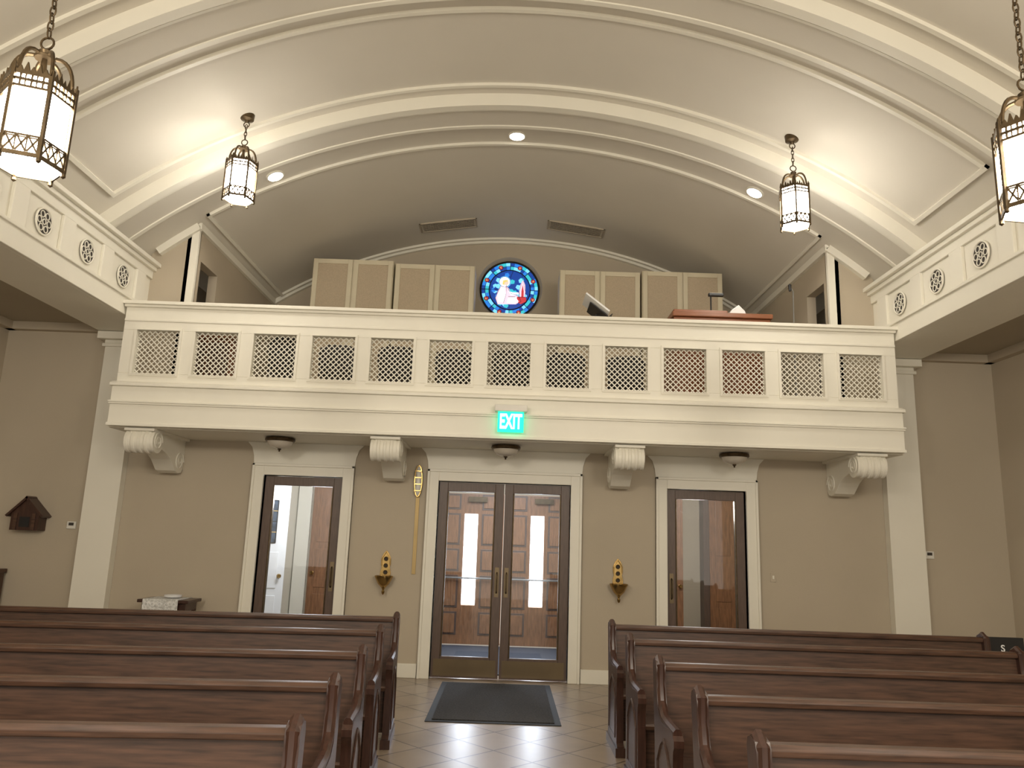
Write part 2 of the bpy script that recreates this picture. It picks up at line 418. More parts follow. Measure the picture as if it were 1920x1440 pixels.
def plain_door(cx, cy, w, h, k, rot, lab, lite=False, hx=.3):
    dn[0] += 1
    d = empty('door_%d' % dn[0], (cx, cy, 0), lab, 'door', 'structure'); d.rotation_euler = (0, 0, rot)
    q = MB(); q.box(-w/2, w/2, -.02, .02, .01, h, k)
    for z0, z1 in ((.15, .75), (.85, 1.35)) if lite else ((.15, .7), (.8, 1.4), (1.5, h-.15)):
        for a, b in ((-w/2+.1, -.04), (.04, w/2-.1)): q.box(a, b, -.03, -.02, z0, z1, k)
    part(q, 'door_panel', d, bevel=.006)
    if lite:
        q = MB(); q.box(-w/2+.12, w/2-.16, -.026, -.02, 1.48, h-.22, 'lglass')
        for i in range(5):
            x = -w/2+.12+(w-.28)*i/4; q.box(x-.006, x+.006, -.032, -.02, 1.48, h-.22, 'lead')
        for i in range(5):
            z = 1.48+(h-.22-1.48)*i/4; q.box(-w/2+.12, w/2-.16, -.032, -.02, z-.006, z+.006, 'strip' if i % 2 else 'lead')
        part(q, 'leaded_glass', d, 'dark leaded glass panel')
    q = MB(); q.lathe([(.03, -.02), (.03, -.03), (.012, -.035), (.012, -.06), (.03, -.07), (.02, -.09), (0, -.09)], 'brass', (hx, 0, 1.02), 14, 'y')
    part(q, 'knob', d, None, True)
plain_door(-3.50, 11.2, .8, 2.3, 'wdoor', .35, 'white open door with dark leaded glass panel', True, .33)
plain_door(-2.66, 12.56, .85, 2.5, 'owood', 0, 'oak panelled inner door in vestibule', False, -.36)
plain_door(2.56, 12.3, .5, 2.45, 'owood', 0, 'oak inner door edge in vestibule', False, .2)
plain_door(3.62, 12.4, .74, 2.5, 'owood', 0, 'oak panelled closet door in vestibule', False, .28)
mb = MB(); mb.box(3.15, 3.24, 12.35, 12.6, 0, 2.6, 'frame'); trim(mb, 'dark wooden jamb beside the vestibule closet door')
# ------------------------------------------------------------------ stained glass
wn = empty('window_1', (WX, YL+.1, WZ), 'round stained glass window with robed figure', 'window', 'structure')
q = MB()
def disc(cx, cz, r, y, k, n=24): q.add([(cx+r*math.cos(2*pi*i/n), y, cz+r*math.sin(2*pi*i/n)) for i in range(n)], [tuple(range(n))], k)
def pol(pts, y, k): q.add([(a, y, b) for a, b in pts], [tuple(range(len(pts)))], k)
disc(0, 0, .5, 0, 'gdeep', 48)
cols = ['gblue', 'gteal', 'gsky', 'gdeep']
for j in range(40):
    a0 = 2*pi*j/40; a1 = 2*pi*(j+1)/40
    for r0, r1, sh in ((.36, .42, 0), (.42, .49, 1)):
        pol([(r0*math.cos(a0), r0*math.sin(a0)), (r0*math.cos(a1), r0*math.sin(a1)), (r1*math.cos(a1), r1*math.sin(a1)), (r1*math.cos(a0), r1*math.sin(a0))], -.002, cols[(j*3+sh*2+j//4) % 4])
for j in range(8):
    a = 2*pi*(j+.5)/8; disc(.425*math.cos(a), .425*math.sin(a), .035, -.004, 'gred', 12)
    disc(.425*math.cos(a), .425*math.sin(a), .014, -.006, 'ggold', 8)
for j in range(60):
    x = random.uniform(-.3, .3); z = random.uniform(-.3, .3)
    if x*x+z*z < .085:
        r = .045; t = random.random()*6
        pol([(x+r*math.cos(t+i*2*pi/5), z+r*math.sin(t+i*2*pi/5)) for i in range(5)], -.002-.00003*j, random.choice(cols+['gsky']))
disc(-.09, .14, .105, -.006, 'gsky'); disc(-.09, .14, .09, -.007, 'gwhite')
disc(-.07, .13, .05, -.009, 'gflesh', 14)
pol([(-.12, .17), (-.03, .18), (-.04, .15), (-.09, .13), (-.1, .08), (-.13, .1)], -.010, 'ggold')
pol([(-.16, .06), (-.06, .08), (-.01, .02), (.02, -.06), (.15, -.1), (.2, -.2), (.12, -.25), (-.2, -.26), (-.24, -.15), (-.2, -.02)], -.008, 'gpink')
pol([(-.14, .05), (-.08, .06), (-.06, -.08), (-.1, -.22), (-.19, -.22), (-.2, -.1)], -.010, 'gwhite')
pol([(-.02, -.02), (.04, -.04), (.15, -.04), (.16, -.07), (.03, -.09)], -.011, 'gwhite')
pol([(-.02, -.14), (.1, -.12), (.16, -.2), (.08, -.24), (-.04, -.22)], -.010, 'gwhite')
pol([(.13, -.12), (.28, -.12), (.29, -.2), (.2, -.25), (.12, -.2)], -.009, 'gred')
pol([(.16, -.02), (.18, .1), (.22, .19), (.26, .1), (.27, -.02), (.26, -.12), (.17, -.12)], -.009, 'gpink')
pol([(.2, -.02), (.22, .1), (.24, -.02), (.24, -.12), (.2, -.12)], -.011, 'gred')
part(q, 'stained_glass', wn)
q = MB()
def ringw(r, t, cx=0, cz=0, n=48): q.tube([(cx+r*math.cos(2*pi*i/n), -.014, cz+r*math.sin(2*pi*i/n)) for i in range(n)], t, 'lead', 5, True)
ringw(.495, .018); ringw(.35, .009); ringw(.42, .004)
for j in range(8):
    a = 2*pi*j/8; q.bar((.35*math.cos(a), -.014, .35*math.sin(a)), (.49*math.cos(a), -.014, .49*math.sin(a)), .01, .01, 'lead', (0, 1, 0))
for j in range(8):
    a = 2*pi*(j+.5)/8; ringw(.037, .004, .425*math.cos(a), .425*math.sin(a), 12)
ringw(.093, .004, -.09, .14, 24)
for ln in ([(-.16, .06), (-.24, -.15), (-.2, -.26)], [(-.06, .08), (.02, -.06), (.15, -.1), (.2, -.2), (.12, -.25)], [(-.06, .06), (-.06, -.08), (-.1, -.24)], [(-.02, -.12), (.1, -.12)],
           [(.13, -.12), (.29, -.12), (.29, -.2), (.2, -.25)], [(.17, -.12), (.16, -.02), (.22, .19), (.27, -.02), (.26, -.12)], [(.22, .19), (.2, .28)], [(-.16, .2), (-.25, .25)], [(0, .2), (.05, .34)], [(-.2, 0), (-.34, 0)], [(0, -.26), (0, -.34)]):
    q.tube([(a, -.014, b) for a, b in ln], .004, 'lead', 4)
part(q, 'leading', wn)
# ------------------------------------------------------------------ balcony front
bal = empty('balcony', (0, YB, ZS), 'cream choir loft balcony front with lattice panels', 'balcony')
q = MB()
def bb(x0, x1, y0, y1, z0, z1): q.box(x0, x1, y0, y1, z0-ZS, z1-ZS, 'white')
PW = .675; OW = .245; OZ0 = 3.355; OZ1 = 3.865; E = 4.46
bb(-E, E, 0, .1, OZ1, 4.15); bb(-E, E, 0, .1, 3.2, OZ0)
xs = [-E]+[v for i in range(-6, 7) for v in (i*PW-OW, i*PW+OW)]+[E]
for i in range(0, len(xs), 2): bb(xs[i], xs[i+1], 0, .1, OZ0, OZ1)
part(q, 'parapet', bal, bevel=.004)
q = MB()
bb(-E-.03, E+.03, -.06, .17, 4.165, 4.205); bb(-E-.01, E+.01, -.035, .12, 4.135, 4.165); bb(-E, E, -.012, 0, 3.97, 4.0)
part(q, 'cap_rail', bal, bevel=.006)
q = MB()
bb(-E-.01, E+.01, -.06, .1, 2.74, 3.19)
q.ext([(-.06, 3.19-ZS), (-.09, 3.195-ZS), (-.09, 3.225-ZS), (-.04, 3.25-ZS), (0, 3.26-ZS), (0, 3.19-ZS)], 'yz', -E-.03, E+.03, 'white')
bb(-E-.02, E+.02, -.08, -.06, 2.985, 3.005); bb(-E-.025, E+.025, -.09, -.06, 3.005, 3.025)
bb(-E-.02, E+.02, -.075, -.06, 2.74, 2.775)
part(q, 'frieze', bal, bevel=.004)
# opening mouldings + lattice
lat = MB()
sp = .064; hw = OW; h0 = OZ0-ZS; h1 = OZ1-ZS; cz = (h0+h1)/2; hh = (h1-h0)/2
k = -14
while k <= 14:
    c = k*sp
    for sg in (1, -1):
        pts = []
        for x in (-hw, hw):
            zz = (c-x)*sg
            if -hh <= zz <= hh: pts.append((x, zz))
        for zz in (-hh, hh):
            x = c-sg*zz
            if -hw < x < hw: pts.append((x, zz))
        if len(pts) >= 2:
            a, b = pts[0], pts[1]
            if abs(a[0]-b[0]) > .01:
                yy = .05 if sg > 0 else .058
                lat.bar((a[0], yy, a[1]), (b[0], yy, b[1]), .011, .010, 'white', (0, 1, 0))
    k += 1
lp0 = None
fr = MB()
fr.box(-hw-.03, hw+.03, -.014, 0, hh, hh+.03, 'white'); fr.box(-hw-.03, hw+.03, -.014, 0, -hh-.03, -hh, 'white')
fr.box(-hw-.03, -hw, -.014, 0, -hh, hh, 'white'); fr.box(hw, hw+.03, -.014, 0, -hh, hh, 'white')
fr.box(-hw-.012, hw+.012, -.022, 0, hh, hh+.012, 'white'); fr.box(-hw-.012, hw+.012, -.022, 0, -hh-.012, -hh, 'white')
for i in range(-6, 7):
    if lp0 is None:
        lp0 = part(lat, 'lattice_panel', bal, 'diagonal cream lattice grille'); fr0 = part(fr, 'panel_moulding', bal)
        a, b = lp0, fr0
    else:
        a = lp0.copy(); b = fr0.copy()
        for o in (a, b): bpy.context.collection.objects.link(o); o.parent = bal
    a.location = b.location = (i*PW, 0, cz)
# corbels
def corbel_build():
    e = empty('corbel', (0, 0, ZS), 'cream scrolled plaster bracket under the loft', 'bracket', group='scroll brackets under the loft')
    pts = [(.02, 0)]
    cy, czz, r = .14, -.135, .125
    for i in range(9):
        a = pi*.75+i*(pi*.85)/8; pts.append((cy+r*math.cos(a), czz+r*math.sin(a)))
    pts += [(.28, -.2), (.36, -.2), (.5, -.235), (.62, -.29), (.7, -.35), (.78, -.41), (.88, -.435), (.96, -.42), (1.0, -.37), (1.0, 0)]
    q = MB(); q.ext(pts, 'yz', -.12, .12, 'white'); part(q, 'bracket_body', e, smooth=False, bevel=.006)
    q = MB()
    q.lathe([(.132, -.165), (.132, -.135), (.126, -.13), (.126, -.095), (.138, -.085), (.138, -.06), (.126, -.05), (.126, -.02), (.138, -.012), (.138, .012), (.126, .02),
             (.126, .05), (.138, .06), (.138, .085), (.126, .095), (.126, .13), (.132, .135), (.132, .165)], 'white', (0, cy, czz), 28, 'x')
    part(q, 'volute', e, smooth=True)
    for sgn in (-1, 1):
        q = MB(); sp_ = [(sgn*.168, cy+(.11-.09*i/30)*math.cos(i*.42), czz+(.11-.09*i/30)*math.sin(i*.42)) for i in range(31)]
        q.tube(sp_, .008, 'white', 5); part(q, 'scroll_line', e, smooth=True)
        q = MB(); sp_ = [(sgn*.124, .87+(.12-.1*i/30)*math.cos(i*.42), -.29+(.12-.1*i/30)*math.sin(i*.42)) for i in range(31)]
        q.tube(sp_, .008, 'white', 5); part(q, 'scroll_line', e, smooth=True)
    q = MB(); q.box(-.17, .17, -.0, 1.0, -.03, 0, 'white'); part(q, 'abacus', e, bevel=.004)
    return e
c0 = corbel_build(); c0.location = (-4.13, YB, ZS)
for x in (-1.36, 1.4, 4.13): dup(c0, (x, YB, ZS))
# ------------------------------------------------------------------ exit sign
ex = empty('exit_sign', (.045, YB-.092, 2.98), 'green lit exit sign with white mounting canopy', 'exit sign')
q = MB(); q.box(-.18, .18, -.10, 0, .055, .13, 'plastic'); part(q, 'mounting_canopy', ex, bevel=.006)
q = MB(); q.box(-.145, .145, -.058, -.048, -.175, .055, 'green'); part(q, 'sign_face', ex, 'glowing green acrylic face')
textpart('EXIT', .23, 'greenw', ex, (0, -.062, -.062), sx=.53, off=.03)
# ------------------------------------------------------------------ flush lights
def flush():
    e = empty('ceiling_light', (0, 0, ZS), 'bronze rimmed flush ceiling light with glass bowl', 'light', group='flush lights under the loft')
    q = MB(); q.lathe([(.12, 0), (.17, -.01), (.175, -.035), (.165, -.05), (.15, -.05)], 'bronze', n=28); part(q, 'rim', e, smooth=True)
    q = MB(); q.lathe([(.15, -.045), (.135, -.085), (.1, -.115), (.05, -.13), (0, -.135)], 'bowl', n=28); part(q, 'bowl', e, 'frosted glass bowl', True)
    q = MB(); q.lathe([(.02, -.13), (.024, -.142), (.008, -.15), (.012, -.16), (0, -.172)], 'bronze', n=12); part(q, 'finial', e, smooth=True)
    return e
f0 = flush(); f0.location = (-2.67, 9.05, ZS)
dup(f0, (0, 9.05, ZS)); dup(f0, (2.7, 9.05, ZS))
# ------------------------------------------------------------------ lanterns
def lantern(cx, cy, zb, rot):
    e = empty('pendant_lantern', (cx, cy, zb), 'bronze hexagonal church lantern hanging on a chain', 'lantern', group='nave pendant lanterns')
    RR = .158; n = 6
    V = [(RR*math.cos(2*pi*i/n+rot), RR*math.sin(2*pi*i/n+rot)) for i in range(n)]
    q = MB()
    q.lathe([(.138, .0), (.144, .012), (.144, .41), (.10, .43)], 'lampglass', n=6, rot=rot)
    part(q, 'glass_shade', e, 'glowing white glass')
    q = MB()
    for i in range(n):
        x, y = V[i]; x2, y2 = V[(i+1) % n]
        q.bar((x, y, -.005), (x, y, .45), .016, .016, 'bronze')
        q.lathe([(0, -.03), (.012, -.02), (.012, -.008), (.006, 0)], 'bronze', (x, y, 0), 8)
        for z, h in ((.008, .02), (.10, .010), (.345, .012), (.415, .020)):
            q.bar((x, y, z), (x2, y2, z), .008, h, 'bronze')
        q.bar((x, y, .09), (x2, y2, .09), .004, .006, 'bronze')
        for j in range(3):
            t0 = .06+.30*j; t1 = t0+.27
            a = (x+(x2-x)*t0, y+(y2-y)*t0); b = (x+(x2-x)*t1, y+(y2-y)*t1)
            q.bar((*a, .02), (*b, .095), .006, .009, 'bronze'); q.bar((*b, .02), (*a, .095), .006, .009, 'bronze')
            c = ((a[0]+b[0])/2, (a[1]+b[1])/2)
            q.bar((*c, .35), (*c, .41), .006, .009, 'bronze'); q.bar((*a, .38), (*b, .38), .006, .014, 'bronze')
            q.bar((*b, .02), (*b, .095), .005, .006, 'bronze'); q.bar((*b, .35), (*b, .41), .005, .006, 'bronze')
        for j in range(6):
            t0 = j/6; a = Vector((x+(x2-x)*t0, y+(y2-y)*t0, .42)); d = Vector((x2-x, y2-y, 0)).normalized()
            h = .05 if j % 2 == 0 else .03
            o_ = Vector((x, y, 0)).normalized()*.004
            vs = [a-d*.013-o_, a+d*.013-o_, a+Vector((0, 0, h))-o_, a-d*.013+o_, a+d*.013+o_, a+Vector((0, 0, h))+o_]
            q.add(vs, [(0, 1, 2), (3, 5, 4), (0, 3, 4, 1), (1, 4, 5, 2), (2, 5, 3, 0)], 'bronze')
    part(q, 'cage', e, 'pierced bronze cage with cresting')
    q = MB()
    for i in range(n):
        a = 2*pi*i/n+rot
        pts = []
        for j in range(9):
            t = j/8; r = .118*math.cos(t*pi/2*.95)**.6+.02; zz = .42+.17*math.sin(t*pi/2)
            pts.append((r*math.cos(a), r*math.sin(a), zz))
        q.tube(pts, .010, 'bronze', 6)
    q.lathe([(.045, .575), (.05, .585), (.028, .60), (.033, .615), (.015, .63), (0, .64)], 'bronze', n=14)
    q.lathe([(0, .43), (.08, .435), (.07, .45), (.02, .47), (.012, .58)], 'bronze', n=14)
    part(q, 'dome_straps', e, smooth=True)
    zc = zv(abs(cx))-zb
    q = MB()
    q.tube([(.032*math.cos(2*pi*i/16), 0, .665+.032*math.sin(2*pi*i/16)) for i in range(16)], .006, 'bronze', 6, True)
    zz = .70; i = 0; pitch = .042
    while zz < zc-.12:
        pts = []
        for j in range(10):
            a = 2*pi*j/10; u = .014*math.cos(a); w = .029*math.sin(a)
            pts.append((u, 0, zz+.022+w) if i % 2 else (0, u, zz+.022+w))
        q.tube(pts, .0045, 'bronze', 5, True); zz += pitch; i += 1
    q.tube([(.03*math.cos(2*pi*i/14), 0, zc-.09+.03*math.sin(2*pi*i/14)) for i in range(14)], .006, 'bronze', 6, True)
    part(q, 'chain', e, smooth=True)
    q = MB(); q.lathe([(0, zc-.07), (.02, zc-.06), (.03, zc-.045), (.07, zc-.03), (.075, zc+.03)], 'bronze', n=20)
    part(q, 'canopy', e, smooth=True)
    return e
lantern(-2.92, 7.6, 5.06, .25); lantern(2.98, 7.6, 4.98, .25)
lantern(-2.32, 3.42, 3.31, .35); lantern(2.53, 3.42, 3.27, .1)
# recessed downlights
for x in (-3.0, 0, 2.99):
    a = math.asin(x/R)
    e = empty('downlight', (x, 8.90, zv(x)), 'round recessed downlight in the vault', 'light', group='recessed downlights')
    e.rotation_euler = (0, a, 0)
    q = MB(); q.lathe([(.095, -.016), (0, -.016)], 'down', n=24, cap=False); part(q, 'lens', e, 'bright glowing lens')
    q = MB(); q.lathe([(.095, -.018), (.115, -.012), (.115, .005), (.095, .005)], 'white', n=24, cap=False); part(q, 'trim_ring', e, smooth=True)
# grilles
def vent(x, y):
    a = math.asin(x/R)
    e = empty('vent_grille', (x, y, zv(x)-.012), 'dark rectangular air vent grille in loft ceiling', 'vent', group='loft ceiling vents')
    e.rotation_euler = (0, a, 0)
    q = MB(); q.box(-.44, .44, -.15, .15, 0, .008, 'dark'); part(q, 'duct_backing', e)
    q = MB(); w = .46; d = .17
    q.box(-w, w, -d, -d+.02, -.015, .01, 'wall'); q.box(-w, w, d-.02, d, -.015, .01, 'wall')
    q.box(-w, -w+.02, -d, d, -.015, .01, 'wall'); q.box(w-.02, w, -d, d, -.015, .01, 'wall')
    for i in range(24): xx = -.44+.88*i/23; q.box(xx-.004, xx+.004, -.15, .15, -.008, 0, 'walld')
    for i in range(9): yy = -.15+.3*i/8; q.box(-.44, .44, yy-.004, yy+.004, -.008, 0, 'walld')
    part(q, 'louvre', e)
vent(-1.06, 11.6); vent(.98, 11.6)
# ------------------------------------------------------------------ loft contents
def cabinet(x0, x1, zt, lab):
    e = empty('organ_speaker_cabinet', ((x0+x1)/2, 11.4, ZF), lab, 'cabinet', group='organ cabinets along loft wall')
    w = (x1-x0)/2; h = zt-ZF
    q = MB(); q.box(-w, w, -.2, .25, 0, h, 'cabf'); part(q, 'body', e)
    for a, b in ((-w+.01, -.01), (.01, w-.01)):
        q = MB(); t = .07
        q.box(a, a+t, -.225, -.2, .02, h-.01, 'cabf'); q.box(b-t, b, -.225, -.2, .02, h-.01, 'cabf')
        q.box(a+t, b-t, -.225, -.2, h-.08, h-.01, 'cabf'); q.box(a+t, b-t, -.225, -.2, .02, .1, 'cabf')
        d = part(q, 'cabinet_door', e, bevel=.003)
        q = MB(); q.box(a+t, b-t, -.21, -.2, .1, h-.08, 'cloth'); f = part(q, 'grille_cloth', d, 'tan fabric grille panel')
cabinet(-3.06, -1.83, 5.77, 'cream framed organ cabinet with tan cloth doors')
cabinet(-1.80, -.58, 5.73, 'cream framed organ cabinet with tan cloth doors')
cabinet(.72, 1.95, 5.72, 'cream framed organ cabinet with tan cloth doors')
cabinet(1.98, 3.21, 5.75, 'cream framed organ cabinet with tan cloth doors')
# organ console
og = empty('organ_console', (2.62, 9.35, ZF), 'warm brown wooden organ console behind the balcony rail', 'organ')
q = MB(); q.box(-.6, .6, -.2, .3, 0, 1.30, 'organ'); q.box(-.62, .62, -.24, .36, 1.30, 1.36, 'organ'); q.box(-.58, .1, -.1, .3, 1.36, 1.43, 'organ')
part(q, 'console_case', og, bevel=.01)
q = MB(); q.box(-.6, .6, .3, .62, .68, .76, 'organ'); q.box(-.6, -.54, .3, .6, 0, .68, 'organ'); q.box(.54, .6, .3, .6, 0, .68, 'organ'); part(q, 'keydesk', og)
q = MB(); q.box(-.5, .5, .32, .5, .76, .79, 'paper')
for i in range(30):
    if i % 7 not in (2, 6): q.box(-.49+i*.033, -.475+i*.033, .32, .42, .79, .80, 'black')
part(q, 'keyboard', og, 'white and black keys')
lp = empty('desk_lamp', (2.55, 9.4, ZF+1.43), 'small black music lamp on top of the organ', 'lamp')
q = MB(); q.lathe([(.05, 0), (.05, .015), (.01, .02), (.01, .25)], 'black', n=12); part(q, 'stem', lp)
q = MB(); q.box(-.03, .16, -.03, .03, .23, .27, 'black'); part(q, 'lamp_head', lp, bevel=.008)
q = MB()
q.ext([(0, 0), (.24, -.0), (.22, .08), (.14, .16), (.05, .09)], 'xz', 0, .12, 'paper')
o = q.obj('paper_stack', bevel=.01); o.location = (2.73, 9.28, ZF+1.362); tag(o, 'crumpled white papers on top of the organ', 'paper')
ms = empty('music_stand', (1.05, 9.05, ZF), 'black music stand holding white sheet music', 'music stand')
q = MB(); q.tube([(0, 0, .05), (0, 0, 1.26)], .012, 'black', 8)
for i in range(3): a = 2*pi*i/3; q.tube([(0, 0, .14), (.25*math.cos(a), .25*math.sin(a), .012)], .01, 'black', 6)
part(q, 'stand_pole', ms)
q = MB(); q.bar((-.10, .0, 1.35), (.12, 0, 1.18), .4, .008, 'black', (0, 0, 1)); q.bar((.12, 0, 1.17), (.17, 0, 1.215), .4, .008, 'black'); part(q, 'desk', ms)
q = MB(); q.bar((-.16, -.1, 1.425), (.12, -.1, 1.21), .44, .02, 'paper', (0, 0, 1)); o = q.obj('sheet_music'); o.location = (1.05, 9.05, ZF); tag(o, 'white sheet music resting on the music stand', 'sheet music')
mc = empty('microphone_stand', (3.58, 9.35, ZF), 'thin grey microphone stand in the loft', 'microphone stand')
q = MB(); q.lathe([(.13, 0), (.13, .015), (.012, .03), (.011, 1.1)], 'metal', n=16); q.tube([(0, 0, 1.1), (.01, 0, 1.74), (-.02, 0, 1.8)], .008, 'metal', 6); part(q, 'stand_pole', mc)
q = MB(); q.lathe([(0, -.06), (.015, -.05), (.022, .03), (0, .05)], 'black', (-.03, 0, 1.8), 12); part(q, 'microphone', mc, smooth=True)
def chair():
    e = empty('loft_chair', (0, 0, ZF), 'black upholstered chair with rounded back', 'chair', group='black chairs in the loft')
    q = MB(); q.box(-.23, .23, -.24, .22, .40, .46, 'chair'); part(q, 'seat', e, bevel=.02)
    pts = [(.21, .42), (.24, .62), (.24, .72), (.215, .77), (.13, .81), (-.13, .81), (-.215, .77), (-.24, .72), (-.24, .62), (-.21, .42)]
    q = MB(); q.ext(pts, 'xz', -.26, -.22, 'chair'); part(q, 'backrest', e, bevel=.012)
    l = None
    for sx in (-1, 1):
        for sy in (-1, 1):
            if l is None:
                q = MB(); q.tube([(0, 0, 0), (0, 0, .41)], .012, 'metal', 8); l = part(q, 'leg', e); ll = l
            else:
                ll = l.copy(); bpy.context.collection.objects.link(ll); ll.parent = e
            ll.location = (sx*.19, sy*.19, 0)
    return e
ch = chair(); ch.location = (-2.72, 9.2, ZF); ch.rotation_euler = (0, 0, .3)
for x, y, r in ((-2.12, 9.5, 0), (-1.40, 9.45, .1), (-.66, 9.5, -.1), (.03, 9.45, 0), (.70, 9.5, .05), (1.5, 9.55, -.2)): dup(ch, (x, y, ZF), r)
q = MB(); q.box(-.3, .3, -.2, .2, 0, .78, 'organ'); q.box(-.33, .33, -.22, .22, .78, .82, 'organ')
cab = empty('hymnal_cabinet', (-3.66, 9.25, ZF), 'brown wooden book cabinet behind the lattice', 'cabinet')
part(q, 'body', cab, bevel=.006)
q = MB(); q.box(-.27, -.01, -.22, -.2, .1, .74, 'wood'); q.box(.01, .27, -.22, -.2, .1, .74, 'wood'); part(q, 'cabinet_door', cab, bevel=.004)
# ------------------------------------------------------------------ pews
def pew(length, ):
    e = empty('pew', (0, 0, 0), 'dark stained oak church pew with carved ends', 'pew', group='rows of wooden pews')
    L = length/2
    q = MB()
    q.ext([(-.02, .40), (.005, .40), (.06, .92), (.03, .92)], 'yz', -L+.03, L-.03, 'wood'); part(q, 'backrest', e)
    q = MB(); q.ext([(.0, .905), (.085, .905), (.088, .93), (.07, .945), (.02, .945), (-.002, .93)], 'yz', -L+.03, L-.03, 'wood'); part(q, 'top_rail', e, bevel=.004)
    q = MB(); q.ext([(-.45, .42), (-.0, .40), (.0, .43), (-.44, .455), (-.46, .445)], 'yz', -L+.03, L-.03, 'wood'); part(q, 'seat', e)
    prof = [(.05, 0), (.05, .5), (.095, .87), (.105, .925), (.09, .955), (.05, .965), (.005, .955), (-.012, .925), (-.012, .89), (-.02, .79), (-.05, .70), (-.12, .655), (-.25, .645),
            (-.38, .66), (-.45, .655), (-.485, .625), (-.485, .59), (-.465, .565), (-.455, .5), (-.47, .3), (-.47, .1), (-.50, .08), (-.50, 0)]
    for s in (-1, 1):
        q = MB(); q.ext(prof, 'yz', s*L-s*.055, s*L, 'woodend')
        q.box(s*L-s*.065, s*L+s*.012, -.51, .07, 0, .07, 'woodend')
        ar = [(-.40, .13), (-.40, .42)]
        for i in range(1, 6): t = i/6; ar.append((-.40+.18*t, .42+.14*math.sin(t*pi/2)))
        ar.append((-.22, .57))
        for i in range(5, 0, -1): t = i/6; ar.append((-.04-.18*t, .42+.14*math.sin(t*pi/2)))
        ar += [(-.04, .42), (-.04, .13)]
        q.tube([(s*(L+.001), a, b) for a, b in ar], .009, 'woodend', 5, True)
        q.tube([(s*(L-.027), a, b) for a, b in ((-.46, .655), (-.25, .655), (-.12, .665), (-.03, .73), (.0, .83), (.0, .935), (.05, .965), (.1, .935))], .026, 'woodend', 8)
        part(q, 'pew_end', e, 'carved pew end with pointed arch panel', True)
    q = MB(); q.box(-L+.03, L-.03, -.40, -.375, .1, .42, 'wood'); part(q, 'front_rail', e)
    return e
YR = [6.95, 5.95, 4.83, 3.84, 2.96]; XL = [-.86, -.84, -.77, -.72, -.67]
pl = pew(3.75); th = math.radians(4)
def lpos(i): return (XL[i]-1.875*math.cos(th), YR[i]-1.875*math.sin(th), 0)
pl.location = lpos(0); pl.rotation_euler = (0, 0, th)
for i in range(1, 5): dup(pl, lpos(i), th)
pr = pew(3.3); pr.location = (.965+1.65, YR[0], 0)
pq = pew(2.95); pq.location = (.965+1.475, YR[1], 0)
for i in range(2, 5): dup(pq, (.965+1.475, YR[i], 0))
# ------------------------------------------------------------------ door mat
q = MB(); q.box(-.62, .62, -.98, .98, 0, .006, 'rubber'); dm = empty('door_mat', (-.02, 8.40, .001), 'dark grey entrance mat in front of glass doors', 'mat')
part(q, 'rubber_border', dm); q = MB(); q.box(-.56, .56, -.92, .92, .005, .014, 'mat'); part(q, 'fibre_field', dm)
# ------------------------------------------------------------------ wall objects
def font(x):
    e = empty('holy_water_font', (x, YW, 1.0), 'brass holy water font with pierced gothic backplate', 'holy water font', group='brass fonts beside double doors')
    q = MB()
    q.ext([(-.06, .12), (.06, .12), (.065, .2), (.05, .26), (.06, .3), (.06, .36), (.035, .42), (0, .46), (-.035, .42), (-.06, .36), (-.06, .3), (-.05, .26), (-.065, .2)], 'xz', -.015, 0, 'brass')
    for j in range(3):
        q.lathe([(.018, -.02), (0, -.02)], 'dark', (0, 0, .2+j*.08), 12, 'y', cap=False)
        q.tube([(.022*math.cos(2*pi*i/12), -.02, .2+j*.08+.022*math.sin(2*pi*i/12)) for i in range(12)], .006, 'bronze', 5, True)
    q.tube([(-.05, -.018, .28), (-.05, -.018, .36), (0, -.018, .44), (.05, -.018, .36), (.05, -.018, .28)], .007, 'brass', 6)
    part(q, 'backplate', e, bevel=.003)
    q = MB(); q.lathe([(0, .02), (.03, .03), (.07, .07), (.095, .12), (.11, .15), (.11, .165), (.095, .165), (.08, .12), (0, .08)], 'brass', (0, -.1, 0), 20); part(q, 'bowl', e, smooth=True)
    q = MB(); q.lathe([(0, -.06), (.015, -.045), (.02, -.02), (.01, 0), (.03, .035)], 'brass', (0, -.1, 0), 14)
    q.tube([(0, -.1, .0), (0, -.05, .03), (0, -.01, .12)], .012, 'brass', 6); part(q, 'finial', e, smooth=True)
font(-1.41); font(1.41)
wo = empty('candle_lighter', (-1.07, YW, 1.19), 'brass and white candle lighter hung on a long tan strip', 'candle lighter')
q = MB(); q.box(-.022, .022, -.014, 0, 0, .98, 'strip'); part(q, 'strip', wo)
q = MB()
q.lathe([(0, .93), (.02, .95), (.036, .99), (.04, 1.1), (.036, 1.24), (.02, 1.29), (0, 1.31)], 'plastic', (0, -.04, 0), 14)
part(q, 'capsule', wo, 'white enamel body', True)
q = MB()
q.tube([(.045*math.cos(2*pi*i/24), -.05, 1.12+.19*math.sin(2*pi*i/24)) for i in range(24)], .009, 'brass', 6, True)
for zz in (1.0, 1.08, 1.16, 1.24): q.bar((-.04, -.082, zz), (.04, -.082, zz), .008, .012, 'brass')
part(q, 'brass_frame', wo, smooth=True)
hb = empty('offering_box', (-5.77, YW, 1.55), 'dark carved wooden house shaped offering box', 'box')
q = MB(); q.box(-.17, .17, -.16, 0, 0, .2, 'woodend'); q.ext([(-.17, .2), (.17, .2), (0, .37)], 'xz', -.16, 0, 'woodend'); q.box(-.06, .06, -.168, -.16, .04, .16, 'black')
q.box(-.13, -.09, -.175, -.16, 0, .2, 'wood'); q.box(.09, .13, -.175, -.16, 0, .2, 'wood'); part(q, 'body', hb)
